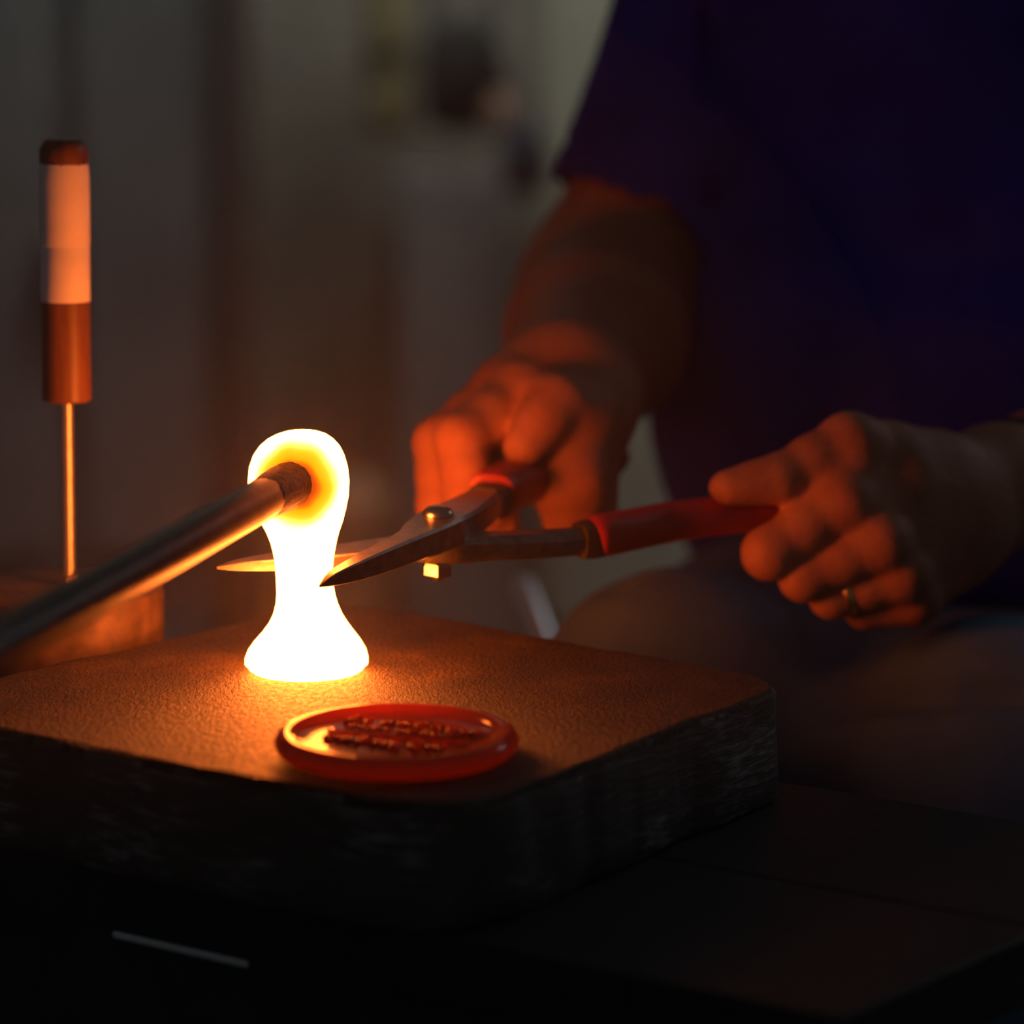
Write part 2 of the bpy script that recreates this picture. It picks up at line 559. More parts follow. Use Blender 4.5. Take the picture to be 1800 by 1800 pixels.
# dark diagonal shelf bracket/strip under the bag
sb = bgbox('wall_panel', 955, -500, 1290, 1100, 3.36, 0.035, 'panel'); tag(sb, 'pale green-grey board on the back wall behind the person', 'panel')
# low shelf objects
cx = bgbox('storage_crate', 700, 300, 890, 640, 3.16, 0.2, 'crate', floor=True); tag(cx, 'tall grey storage bin standing against the back wall', 'bin')
ct = empty('cardboard_carton', PY(520, 900, 3.1).tolist())
cb = bgbox('carton_body', 480, 880, 680, 1100, 3.1, 0.25, 'carton', floor=True)
cf = bgbox('tape_strip', 572, 877, 588, 1100, 3.095, 0.005, 'post', bev=0.001)
keep(ct, [cb, cf])
tag(ct, 'brown cardboard carton on the floor blurred behind the glowing glass', 'carton')

# strip lamp hanging at the right
lamp_c = np.array([1.75, 1.30, 1.02])
la = empty('strip_lamp', (lamp_c + np.array([0, 0, 0.05])).tolist())
ldir = np.array([0.63, -0.77, 0.0])
rz = math.atan2(ldir[1], ldir[0])
hs = link('housing', box_mesh('housing', lamp_c + np.array([0, 0, 0.055]), (0.62, 0.12, 0.05), rz), 'lamp_body')
tb = [link('tube', lathe('tube', [(0.004, -0.28), (0.016, -0.275), (0.016, 0.275), (0.004, 0.28)], 16, lamp_c + np.array([ox * 0.77, ox * 0.63, 0.012]), ldir), 'tube') for ox in (-0.03, 0.03)]
ch = [link('hanging_wire', lathe('hanging_wire', [(0.002, 0), (0.002, 1.0)], 8, lamp_c + ldir * t + np.array([0, 0, 0.08])), 'cabinet_dark') for t in (-0.25, 0.25)]
keep(la, [hs] + tb + ch)
tag(la, 'white twin-tube strip lamp hanging on wires at the right', 'lamp')

def fill_lamp(x, y, z, name, label, strength_mat):  # added unseen lamp brightening the background; front panel keeps light off the bench
    e = empty(name, (x, y, z))
    h_ = link('housing', box_mesh('housing', (x, y, z + 0.045), (1.25, 0.16, 0.05)), 'lamp_body')
    t_ = [link('tube', lathe('tube', [(0.004, -0.6), (0.016, -0.595), (0.016, 0.595), (0.004, 0.6)], 16, (x, y + dy, z), (1, 0, 0)), strength_mat) for dy in (-0.04, 0.04)]
    w_ = [link('hanging_wire', lathe('hanging_wire', [(0.002, 0), (0.002, 0.6)], 8, (x + dx, y, z + 0.07)), 'cabinet_dark') for dx in (-0.5, 0.5)]
    s_ = link('light_shield', box_mesh('light_shield', (x, y - 0.11, z - 0.06), (1.3, 0.012, 0.26)), 'cabinet_dark')
    s2 = [link('light_shield', box_mesh('light_shield', (x + dx, y, z - 0.06), (0.012, 0.22, 0.26)), 'cabinet_dark') for dx in (-0.65, 0.65)]
    keep(e, [h_, s_] + s2 + t_ + w_)
    tag(e, label, 'lamp')
m, nt, b = new_mat('fill_lamp_tube')
b.inputs['Emission Color'].default_value = (1.0, 0.97, 0.86, 1)
b.inputs['Emission Strength'].default_value = 25.0
M['fill_tube'] = m
fill_lamp(0.1, 2.72, 1.45, 'wall_fill_lamp', 'added unseen long lamp brightening the back wall, shielded toward the bench', 'fill_tube')
# ================================================================== bench
BZ = -0.048
def prism(name, poly, z0, z1):
    n = len(poly)
    vs = [(x, y, z0) for x, y in poly] + [(x, y, z1) for x, y in poly]
    fs = [tuple(range(n - 1, -1, -1)), tuple(range(n, 2 * n))]
    for k in range(n):
        k2 = (k + 1) % n
        fs.append((k, k2, n + k2, n + k))
    return fix(mesh(name, vs, fs))

bench = empty('work_bench', (0.0, 0.0, FLOOR_Z))
nrm = np.array([0.558, 0.830]); tan = np.array([0.830, -0.558])
def strip(n0, n1, t0, t1, z0, z1, name, mat):
    q = [nrm * a + tan * b_ for a, b_ in ((n0, t0), (n0, t1), (n1, t1), (n1, t0))]
    o = link(name, prism(name, [tuple(p) for p in q], z0, z1), mat)
    return bevel(o, 0.0015, 2)
# end cut of the planks is not square
def plank(n0, n1, t0, name='plank'):
    def tend(nn):   # slanted end line through (.193,-.298) and (.2665,-.2127)
        p = np.array([0.193, -0.298]); d = np.array([0.0735, 0.0853])
        s = (nn - p @ nrm) / (d @ nrm)
        return (p + d * s) @ tan
    q = [nrm * n0 + tan * t0, nrm * n0 + tan * tend(n0), nrm * n1 + tan * tend(n1), nrm * n1 + tan * t0]
    o = link(name, prism(name, [tuple(p) for p in q], BZ - 0.026, BZ), 'bench')
    return bevel(o, 0.0012, 2)
pk = [plank(-0.139, -0.013, -0.62), plank(-0.0122, 0.113, -0.62)]
lg = []
for nn in (-0.10, 0.075):
    for tt in (-0.52, 0.20):
        c = nrm * nn + tan * tt
        lg.append(link('leg', box_mesh('leg', (c[0], c[1], (FLOOR_Z + BZ - 0.026) / 2), (0.055, 0.055, BZ - 0.026 - FLOOR_Z), math.atan2(tan[1], tan[0])), 'bench_leg'))
        bevel(lg[-1], 0.003)
ra = [strip(nn - 0.011, nn + 0.011, -0.49, 0.17, BZ - 0.10, BZ - 0.027, 'rail', 'bench_leg') for nn in (-0.10, 0.075)]
e0 = PZ(185, 1643, BZ - 0.0262) ; 
ts = [np.array(PZ(u, v, BZ - 0.0262)[:2]) @ tan for u, v in ((187, 1643), (424, 1697))]
es = strip(-0.1405, -0.1385, ts[0], ts[1], BZ - 0.0285, BZ - 0.0255, 'edge_highlight', 'highlight_steel')  # pale metal piece added only where the board's lower edge catches light
keep(bench, pk + lg + ra + [es])
tag(bench, 'low dark wooden work bench carrying the charred slab', 'bench')

# ================================================================== slab
corners = [(0.064, -0.224), (0.205, -0.020), (0.006, 0.153), (-0.172, -0.060)]
rad = [0.048, 0.035, 0.05, 0.04]
outline = []
for i, c in enumerate(corners):
    p = np.array(c); a = np.array(corners[i - 1]); b_ = np.array(corners[(i + 1) % 4])
    da = (a - p) / np.linalg.norm(a - p); db = (b_ - p) / np.linalg.norm(b_ - p)
    s, e = p + da * rad[i], p + db * rad[i]
    for k in range(13):
        t = k / 12
        outline.append((1 - t) ** 2 * s + 2 * t * (1 - t) * p + t * t * e)
dense = []
for i in range(len(outline)):
    a = outline[i]; b_ = outline[(i + 1) % len(outline)]
    m_ = max(1, int(np.linalg.norm(b_ - a) / 0.004))
    for k in range(m_):
        dense.append(a + (b_ - a) * k / m_)
dense = np.array(dense)
cen = dense.mean(0)
rs = np.random.RandomState(3)
def wob(amp, n, sm):
    w = rs.randn(n)
    k = np.ones(sm) / sm
    w = np.convolve(np.concatenate([w[-sm:], w, w[:sm]]), k, 'same')[sm:-sm]
    return w * amp / (w.std() + 1e-9)
nd = len(dense)
tang = np.roll(dense, -1, 0) - np.roll(dense, 1, 0)
tang /= np.linalg.norm(tang, axis=1)[:, None]
nor = np.stack([tang[:, 1], -tang[:, 0]], 1)
rings = []
layers = [(-0.048, -0.003, 0.0008), (-0.046, 0.0, 0.0008), (-0.036, 0.0006, 0.0006), (-0.024, 0.0004, 0.0007), (-0.012, 0.0, 0.0006), (-0.0035, -0.0004, 0.0006), (-0.001, -0.0016, 0.0006), (0.0, -0.004, 0.0006)]
base_w = wob(0.0010, nd, 15)
for z, off, amp in layers:
    w = wob(amp, nd, 5) + base_w
    rr_ = dense + nor * (off + w)[:, None]
    zz = np.full(nd, z)
    if z > -0.004 and z < 0: zz = zz + wob(0.0003, nd, 5)
    rings.append(np.column_stack([rr_, zz]))
vs = [p for r_ in rings for p in r_]
fs = []
for i in range(len(rings) - 1):
    for k in range(nd):
        k2 = (k + 1) % nd
        fs.append((i * nd + k, i * nd + k2, (i + 1) * nd + k2, (i + 1) * nd + k))
fs.append(tuple(range(nd - 1, -1, -1)))
nside = len(fs)
fs.append(tuple((len(rings) - 1) * nd + k for k in range(nd)))
me = fix(mesh('charred_slab', vs, fs))
me.materials.append(M['slab_edge']); me.materials.append(M['slab'])
for p in me.polygons:
    z = sum(me.vertices[v].co.z for v in p.vertices) / len(p.vertices)
    p.material_index = 1 if z > -0.0024 and p.normal.z > 0.1 else 0
    p.use_smooth = len(p.vertices) == 4
slab = link('charred_slab', me, None)
tag(slab, 'thick charred dark wood slab with rounded corners under the glowing glass', 'slab')

# ================================================================== molten glass
prof = [(756.3, 524, 540), (757, 514, 549), (759, 501, 561), (764, 485.5, 574.5), (772, 470, 586), (784, 456, 597), (800, 445, 605), (820, 438, 611), (845, 435.5, 614), (870, 438.5, 613), (895, 447, 608), (915, 457, 603),
        (935, 468, 596), (955, 476, 591), (975, 481, 587.5), (1000, 484, 585), (1025, 485.5, 586), (1045, 486, 589), (1062, 484.5, 594), (1080, 480, 602), (1096, 472, 612), (1112, 460, 624),
        (1128, 446, 636), (1142, 436, 644), (1156, 430.5, 647.5), (1168, 430.5, 647.5), (1177, 434, 644)]
secs = []
S = 56
for v, ul, ur in prof:
    a = PY(ul, v, 0); b_ = PY(ur, v, 0)
    c = (a + b_) / 2; r = (b_[0] - a[0]) / 2
    c[2] = max(c[2], 0.0035)
    secs.append((c, r))
zc = secs[-1][0]; rl = secs[-1][1]
z_last = zc[2]
secs += [(np.array([zc[0], 0, z_last * 0.45]), rl * 0.965), (np.array([zc[0], 0, z_last * 0.12]), rl * 0.90), (np.array([zc[0], 0, 0.0004]), rl * 0.82)]
vs, fs = [], []
for c, r in secs:
    for k in range(S):
        a = 2 * math.pi * k / S
        vs.append((c[0] + r * math.cos(a), r * math.sin(a) * 0.97, c[2]))
n = len(secs)
for i in range(n - 1):
    for k in range(S):
        k2 = (k + 1) % S
        fs.append((i * S + k, i * S + k2, (i + 1) * S + k2, (i + 1) * S + k))
fs.append(tuple((n - 1) * S + k for k in range(S)))
top = secs[0][0]
vs.append((top[0], 0, top[2] + 0.0001)); ti = len(vs) - 1
for k in range(S):
    fs.append((ti, (k + 1) % S, k))
gme = fix(mesh('molten_glass', vs, fs, True))
gme.materials.append(M['glass_hot']); gme.materials.append(M['glass'])
for p in gme.polygons:
    if (Vector(p.center) - Vector(ATT)).length < 0.0275:
        p.material_index = 1
glass = link('molten_glass', gme, None)
tag(glass, 'glowing white-hot molten glass with round head, narrow neck and flared foot on the slab', 'glass')

# ================================================================== iron rod
r_tip = PY(514, 849, -0.0145)
dray = _F + _R * (0 - 900) / FPX + _D * (1132 - 900) / FPX
r_far = CAM + dray * 0.99
dv = r_far - r_tip; Ld = np.linalg.norm(dv); dvn = dv / Ld
rod = empty('punty_rod', r_tip.tolist())
R0 = 0.0086
shaft = link('shaft', lathe('shaft', [(R0 * 0.75, 0.004), (R0 * 0.90, 0.010), (R0 * 0.95, 0.035), (R0, 0.06), (R0, Ld * 0.6), (R0 * 1.0, Ld), (R0, Ld * 2.6), (R0 * 0.9, Ld * 2.603)], 40, r_tip, dvn), 'rod')
crust_p = []
rnd = random.Random(5)
cprof = [(0.0030, -0.003), (0.0066, -0.0022), (0.0084, -0.0005), (0.0092, 0.002), (0.0096, 0.006), (0.0096, 0.011), (0.0094, 0.017), (0.0091, 0.023), (0.0088, 0.029), (0.0084, 0.034), (0.0078, 0.038)]
cme = lathe('crust', cprof, 48, r_tip, dvn)
for v in cme.vertices:
    w = Vector([rnd.gauss(0, 0.00018) for _ in range(3)])
    v.co += w
crust = link('crust', cme, 'crust')
keep(rod, [shaft, crust])
tag(rod, 'dark iron rod slanting in from the left, its tip stuck in the molten glass', 'rod')

# ================================================================== glass disc
dc = np.array([0.0426, -0.1395, 0.0004])
disc = empty('glass_disc', dc.tolist())
dp = [(0.030, 0.0), (0.040, 0.0), (0.0428, 0.0008), (0.0448, 0.0024), (0.0458, 0.0046), (0.0456, 0.0062), (0.0447, 0.0080), (0.0430, 0.0091), (0.0412, 0.0093), (0.0394, 0.0088), (0.0378, 0.0077), (0.0360, 0.0068), (0.030, 0.0062), (0.015, 0.0062), (0.001, 0.0062)]
dk = link('disc_body', lathe('disc_body', dp, 96, dc), 'disc')
dparts = [dk]
# raised lettering too soft to read: rows of rounded strokes
def stroke_glyph(name, w, h, kind):
    """one raised glyph, built of rounded bars, in local xy"""
    bars = {0: [((0, 0), (0, 1)), ((0, 1), (.8, .9)), ((0, .5), (.7, .5))],
            1: [((0, 0), (0, 1)), ((0, 0), (.8, 0))],
            2: [((0, 0), (.4, 1)), ((.4, 1), (.8, 0)), ((.2, .4), (.6, .4))],
            3: [((0, 0), (0, 1)), ((0, 1), (.8, 0)), ((.8, 0), (.8, 1))],
            4: [((0, .2), (0, .8)), ((0, .8), (.4, 1)), ((.4, 1), (.8, .8)), ((0, .2), (.4, 0)), ((.4, 0), (.8, .2))],
            5: [((0, 0), (0, 1)), ((.8, 0), (.8, 1)), ((0, .5), (.8, .5))],
            6: [((0, 1), (0, .2)), ((0, .2), (.4, 0)), ((.4, 0), (.8, .2)), ((.8, .2), (.8, 1))]}[kind]
    vs, fs = [], []
    for (a, b_) in bars:
        a = np.array(a) * (w, h); b_ = np.array(b_) * (w, h)
        d = b_ - a; d = d / np.linalg.norm(d); s = np.array([-d[1], d[0]])
        hw = 0.0008
        a = a - d * hw * 0.8; b_ = b_ + d * hw * 0.8
        o = len(vs)
        for q, z in (((a - s * hw), 0), ((b_ - s * hw), 0), ((b_ + s * hw), 0), ((a + s * hw), 0)):
            vs.append((q[0], q[1], -0.0004))
        for q in ((a - s * hw * .5 + d * hw * .5), (b_ - s * hw * .5 - d * hw * .5), (b_ + s * hw * .5 - d * hw * .5), (a + s * hw * .5 + d * hw * .5)):
            vs.append((q[0], q[1], 0.0015))
        for f in ((0, 1, 5, 4), (1, 2, 6, 5), (2, 3, 7, 6), (3, 0, 4, 7), (4, 5, 6, 7), (3, 2, 1, 0)):
            fs.append(tuple(o + i for i in f))
    me = fix(mesh(name, vs, fs, True)); me.materials.append(M['disc'])
    return me
glyphs_big = [stroke_glyph('raised_letter', 0.0048, 0.0085, k) for k in range(7)]
glyphs_small = [stroke_glyph('raised_letter', 0.0034, 0.005, k) for k in range(7)]
rot = math.radians(-22)
cr_, sr_ = math.cos(rot), math.sin(rot)
def put(me, x, y):
    o = link('raised_letter', me, None)
    o.location = (dc[0] + x * cr_ - y * sr_, dc[1] + x * sr_ + y * cr_, dc[2] + 0.0062)
    o.rotation_euler = (0, 0, rot)
    o.parent = disc
    o.matrix_parent_inverse = Matrix.Translation(-Vector(disc.location))
for i, k in enumerate([0, 1, 2, 3, 4, 5, 6, 3]):
    put(glyphs_big[k], -0.0265 + i * 0.0068, 0.0135 - 0.00018 * (i - 3.5) ** 2)
for i, k in enumerate([2, 5, 4, 1, 6, 0, 3, 2, 4]):
    put(glyphs_small[k], -0.0225 + i * 0.0050, 0.0042)
ln = link('raised_line', box_mesh('raised_line', (0, 0, 0), (0.056, 0.0012, 0.0013)), 'disc')
ln.rotation_euler = (0, 0, rot); ln.location = (dc[0], dc[1], dc[2] + 0.0066)
ln.parent = disc; ln.matrix_parent_inverse = Matrix.Translation(-Vector(disc.location))
for i, k in enumerate([6, 2, 0, 5, 1, 4, 3]):
    put(glyphs_big[k], -0.024 + i * 0.0070, -0.0165 + 0.00025 * (i - 3) ** 2)
keep(disc, [dk])
tag(disc, 'flat round amber-red glass disc with raised lettering lying on the slab corner', 'glass disc')

# ================================================================== stamp tool
sy = 0.105
stamp = empty('stamp_tool', (PY(122, 1010, sy) * np.array([1, 1, 0]) + np.array([0, 0, BZ])).tolist())
bcx = PY(105, 1020, sy)
topz = 0.0150
drum = link('round_base', lathe('round_base', [(0.0440, BZ + 0.0002), (0.0462, BZ + 0.003), (0.0464, topz - 0.0025), (0.0455, topz - 0.0006), (0.0440, topz), (0.02, topz), (0.002, topz)], 64, (bcx[0], bcx[1], 0)), 'block_top')
autosmooth(drum, 40)
def zs(v): return PY(115, v, sy)[2]
ax = PY(121, 1005, sy); tx = PY(112, 245, sy)
lean = (tx - ax) / (tx[2] - ax[2])
def at_z(z): return ax + lean * (z - ax[2])
def turned(name, rows, mat, seg=40):
    z0 = rows[0][1]
    base = at_z(z0)
    return link(name, lathe(name, [(r, (z - z0) * np.linalg.norm(lean)) for r, z in rows], seg, base, lean), mat)
rh = 0.0109
tape0, tape1, hb, ht = zs(530), zs(288), zs(705), zs(245)
handle = turned('handle', [(rh * 0.9, hb), (rh * 1.0, hb + 0.001), (rh * 0.985, (hb + tape0) / 2), (rh * 0.985, tape0 + 0.002)], 'handle_wood')
autosmooth(handle, 40)
seam = zs(428)
tape = [turned('tape', [(rh * 0.95, tape0), (rh * 1.0, tape0 + 0.0004), (rh * 1.0, seam - 0.0006), (rh * 0.98, seam)], 'tape'),
        turned('tape', [(rh * 0.95, seam - 0.001), (rh * 1.015, seam - 0.0004), (rh * 1.02, zs(315)), (rh * 1.0, zs(300)), (rh * 0.97, tape1), (rh * 0.9, tape1 + 0.0003)], 'tape')]
for t_ in tape: autosmooth(t_, 40)
cap = turned('cap', [(rh * 0.97, tape1 - 0.001), (rh * 1.0, tape1 + 0.001), (rh * 1.0, ht - 0.0042), (rh * 0.80, ht - 0.0008), (rh * 0.70, ht)], 'handle_wood', 8)
rows = []
nth = 74
z0, z1 = topz, hb + 0.002
for i in range(nth * 2 + 1):
    rows.append((0.0031 if i % 2 else 0.00265, z0 + (z1 - z0) * i / (nth * 2)))
thr = turned('threaded_rod', rows, 'thread', 24)
na = at_z(topz)
nut = link('nut', lathe('nut', [(0.0044, 0), (0.0050, 0.0006), (0.0050, 0.0046), (0.0044, 0.0052)], 6, na, lean, False), 'nut')
keep(stamp, [drum, handle, thr, nut, cap] + tape)
tag(stamp, 'upright stamp tool, white-taped wooden handle on a threaded rod in a round block', 'stamp')

# ================================================================== shears
shears = empty('shears', PY(768, 958, 0.043).tolist())
def rrect(w, h, k=0.25, n=3):
    """rounded rectangle outline in (side, up)"""
    r = min(w, h) * k
    out = []
    for cx_, cy_, a0 in ((w / 2 - r, h / 2 - r, 0), (-w / 2 + r, h / 2 - r, 90), (-w / 2 + r, -h / 2 + r, 180), (w / 2 - r, -h / 2 + r, 270)):
        for i in range(n):
            a = math.radians(a0 + 90 * i / (n - 1))
            out.append((cx_ + r * math.cos(a), cy_ + r * math.sin(a)))
    return out

def sweep(name, pts, whk, mat, up=(0, 0, 1), smooth=True, n=3, sub=1, inner=0):
    pts = [np.array(p, float) for p in pts]
    vals = np.array(whk, float)
    if sub > 1:
        q = catmull([np.concatenate([p, v]) for p, v in zip(pts, vals)], sub)
        pts = [x[:3] for x in q]; vals = np.array([x[3:] for x in q])
    secs = []
    for i, p in enumerate(pts):
        d = pts[min(i + 1, len(pts) - 1)] - pts[max(i - 1, 0)]
        d, s, u = frame(d, up)
        w, h, k = vals[i][:3]
        ol = rrect(max(w, 0.0004), max(h, 0.0004), k, n)
        if inner:   # ground cutting bevel on one upper side
            f = inner * min(1.0, max(0.0, (len(pts) * 0.62 - i) / 3.0))
            ol = [(x * (1 - 0.6 * f) if (x > 0 and y < 0) else x, y) for x, y in ol]
        secs.append([p + s * x + u * y for x, y in ol])
    me = loft(name, secs)
    o = link(name, me, mat)
    return autosmooth(o, 32) if smooth else o

up_n = (0.02, -0.10, 1.0)
# lower half: blade behind the glass, shank and grip running right
B1 = [PY(381, 998, 0.020), PY(420, 994, 0.023), PY(500, 988, 0.028), PY(590, 981, 0.034), PY(670, 973, 0.039), PY(725, 967, 0.042), PY(768, 964, 0.044), PY(815, 961, 0.049), PY(850, 960, 0.053), PY(930, 957, 0.064), PY(1024, 951, 0.078)]
W1 = [(.0008, .0012, .1), (.006, .0042, .1), (.013, .0062, .1), (.017, .0076, .1), (.019, .0085, .1), (.021, .0090, .12), (.022, .0098, .14), (.018, .0108, .2), (.0145, .0112, .26), (.013, .0116, .3), (.012, .0120, .32)]
blade1 = sweep('blade', B1, W1, 'steel', up_n, n=2, sub=3, inner=1)
G1 = [PY(1018, 950, 0.077), PY(1034, 948, 0.0795), PY(1052, 945, 0.082)]
col1 = sweep('grip_collar', G1, [(.0140, .0155, .3), (.0150, .0167, .3), (.0150, .0167, .3)], 'grip_collar', up_n)
G1 = [PY(1047, 943, 0.0815), PY(1055, 941, 0.083), PY(1110, 931, 0.096), PY(1180, 917, 0.112), PY(1250, 908, 0.122), PY(1320, 900, 0.133), PY(1390, 885, 0.142), PY(1440, 866, 0.148), PY(1470, 855, 0.152)]
grip1 = sweep('grip', G1, [(.0165, .0178, .35), (.0175, .0186, .4), (.018, .0182, .42), (.0185, .0180, .45), (.0185, .0180, .45), (.018, .0175, .45), (.017, .017, .45), (.014, .014, .45), (.008, .008, .45)], 'grip', up_n, n=4, sub=3)
# upper half: blade reaching in front of the glass, grip running back
B2 = [PY(562, 1030.5, -0.048), PY(585, 1017, -0.039), PY(625, 1001, -0.024), PY(675, 980, -0.005), PY(720, 960, 0.013), PY(748, 944, 0.028), PY(775, 929, 0.042), PY(805, 915, 0.062), PY(832, 899, 0.086), PY(852, 886, 0.108), PY(880, 872, 0.132)]
W2 = [(.0006, .0010, .1), (.0042, .0055, .1), (.0072, .0085, .1), (.0098, .0105, .1), (.0125, .0115, .1), (.0185, .0122, .1), (.0215, .0126, .1), (.0205, .0130, .12), (.0185, .0132, .16), (.0165, .0134, .2), (.0155, .0134, .22)]
blade2 = sweep('blade', B2, W2, 'steel', up_n, n=2, sub=3)
G2 = [PY(850, 887, 0.107), PY(858, 882, 0.115), PY(868, 877, 0.123)]
col2 = sweep('grip_collar', G2, [(.0172, .0153, .3), (.0184, .0163, .3), (.0184, .0163, .3)], 'grip_collar', up_n)
G2 = [PY(864, 872, 0.121), PY(871, 866, 0.128), PY(903, 850, 0.154), PY(945, 838, 0.180), PY(990, 822, 0.208), PY(1035, 812, 0.234), PY(1070, 806, 0.257), PY(1092, 803, 0.271)]
grip2 = sweep('grip', G2, [(.0205, .0195, .35), (.0230, .0225, .4), (.0240, .0225, .42), (.0235, .021, .45), (.0220, .020, .45), (.0205, .019, .45), (.0195, .018, .45), (.010, .010, .45)], 'grip', up_n, n=4, sub=3)
col1.parent = grip1; col2.parent = grip2
axd = np.array(up_n) / np.linalg.norm(up_n)
bt = PY(770, 921, 0.040) + np.array([0, 0, 0.0012])
bolt = link('pivot_bolt', lathe('pivot_bolt', [(0.0030, -0.024), (0.0030, 0.0020), (0.0064, 0.0021), (0.0068, 0.0030), (0.0066, 0.0042), (0.0054, 0.0056), (0.0034, 0.0065), (0.0008, 0.0068)], 36, bt, axd), 'bolt')
autosmooth(bolt, 40)
nb_ = PY(770, 1000, 0.042)
nut2 = link('pivot_nut', lathe('pivot_nut', [(0.0056, -0.0028), (0.0066, -0.0018), (0.0066, 0.0022), (0.0060, 0.0032)], 6, nb_, axd, False), 'bolt')
bend = link('bolt_end', lathe('bolt_end', [(0.0022, -0.0048), (0.0030, -0.0042), (0.0030, -0.0010), (0.0030, 0.006)], 20, nb_, axd), 'bolt')
bend.parent = bolt
keep(shears, [blade1, blade2, grip1, grip2, bolt, nut2])
tag(shears, 'open steel shears with red grips, blades around the neck of the glowing glass', 'shears')

# ================================================================== person
def chain(p, pts, rad, k=0.004):
    d = None
    for i in range(len(pts) - 1):
        a, b_ = np.array(pts[i]), np.array(pts[i + 1])
        m_ = (a + b_) / 2
        rm = (rad[i] + rad[i + 1]) / 2 * 0.955
        for (x, y, r0, r1) in ((a, m_, rad[i], rm), (m_, b_, rm, rad[i + 1])):
            c = cone(p, x, y, r0, r1)
            d = c if d is None else smin(d, c, k)
    return d

def back(pts_r, dy, k):
    out = []
    for q in pts_r[0]:
        ray = np.array(q) - CAM
        out.append(CAM + ray * (q[1] + dy - CAM[1]) / (q[1] - CAM[1]))
    return (out, [r * k for r in pts_r[1]])
DA, KA = 0.088, 1.068
# ---- hand holding the long grip (right of picture)
hA = dict(
    index=([PY(1478, 888, 0.037), PY(1352, 972, 0.0270), PY(1350, 962, 0.052), PY(1392, 930, 0.072)], [.0128, .0112, .0095, .0080]),
    middle=([PY(1548, 955, 0.034), PY(1412, 1015, 0.0300), PY(1408, 992, 0.056), PY(1446, 948, 0.072)], [.0122, .0100, .0090, .0078]),
    ring=([PY(1585, 1012, 0.040), PY(1462, 1050, 0.0380), PY(1448, 1030, 0.062), PY(1482, 980, 0.076)], [.0115, .0090, .0082, .0072]),
    pinky=([PY(1605, 1055, 0.050), PY(1520, 1073, 0.0490), PY(1496, 1055, 0.070), PY(1522, 1008, 0.082)], [.0105, .0078, .0072, .0062]))
thA = ([PY(1640, 815, 0.080), PY(1492, 780, 0.052), PY(1365, 842, 0.036), PY(1283, 856, 0.030)], [.0150, .0126, .0096, .0074])
hA = {k_: back(v_, DA, KA) for k_, v_ in hA.items()}
thA = back(thA, DA, KA)
QA = lambda u, v, Y: PY(u, v, Y + DA)
wA = QA(1765, 852, 0.115)
def hand_a(p):
    w2 = QA(1830, 850, 0.135)
    palm = cone(p, wA, QA(1590, 850, 0.062), .0235, .0170)
    for key_, k in (('index', .018), ('middle', .018), ('ring', .016), ('pinky', .014)):
        mcp = hA[key_][0][0]
        wp = wA + (mcp - wA) * 0.12
        palm = smin(palm, cone(p, wp, mcp + np.array([0.001, 0.003, 0]), .0195, hA[key_][1][0] * 0.98), k)
    palm = smin(palm, ell(p, QA(1640, 930, 0.082), (.032, .026, .030)), .015)
    # knuckle bumps
    for key_ in hA:
        mcp = hA[key_][0][0]
        palm = smin(palm, ell(p, mcp + np.array([0.0005, -0.003, 0.001]), (.0105, .0105, .0100)), .006)
    th = chain(p, thA[0], thA[1], .006)
    th = smin(th, ell(p, QA(1288, 857, 0.030), (.0105, .0080, .0066)), .004)
    web = cone(p, QA(1500, 800, 0.052), QA(1500, 880, 0.042), .0095, .0105)
    body = smin(palm, th, .010)
    body = smin(body, web, .014)
    fing = None
    for key_ in hA:
        pts, rd = hA[key_]
        f = chain(p, pts, rd, .004)
        fing = f if fing is None else smin(fing, f, .0012)
    return smin(body, fing, .0055)

DB, KB = 0.062, 1.048
# ---- hand holding the short grip (behind the pivot)
hB = dict(
    index=([PY(918, 700, 0.132), PY(808, 772, 0.098), PY(822, 876, 0.088), PY(880, 915, 0.106)], [.0150, .0118, .0104, .0088]),
    middle=([PY(890, 690, 0.150), PY(774, 778, 0.120), PY(774, 890, 0.108), PY(850, 925, 0.122)], [.0150, .0120, .0104, .0088]),
    ring=([PY(885, 705, 0.172), PY(784, 795, 0.146), PY(787, 893, 0.134), PY(860, 925, 0.146)], [.0135, .0110, .0098, .0083]),
    pinky=([PY(905, 735, 0.192), PY(814, 808, 0.170), PY(814, 888, 0.160), PY(880, 920, 0.172)], [.0120, .0098, .0088, .0075]))
thB = ([PY(1012, 732, 0.128), PY(978, 708, 0.112), PY(952, 744, 0.100), PY(920, 786, 0.092)], [.0165, .0125, .0098, .0080])
hB = {k_: back(v_, DB, KB) for k_, v_ in hB.items()}
thB = back(thB, DB, KB)
QB = lambda u, v, Y: PY(u, v, Y + DB)
wB = QB(1000, 690, 0.165)
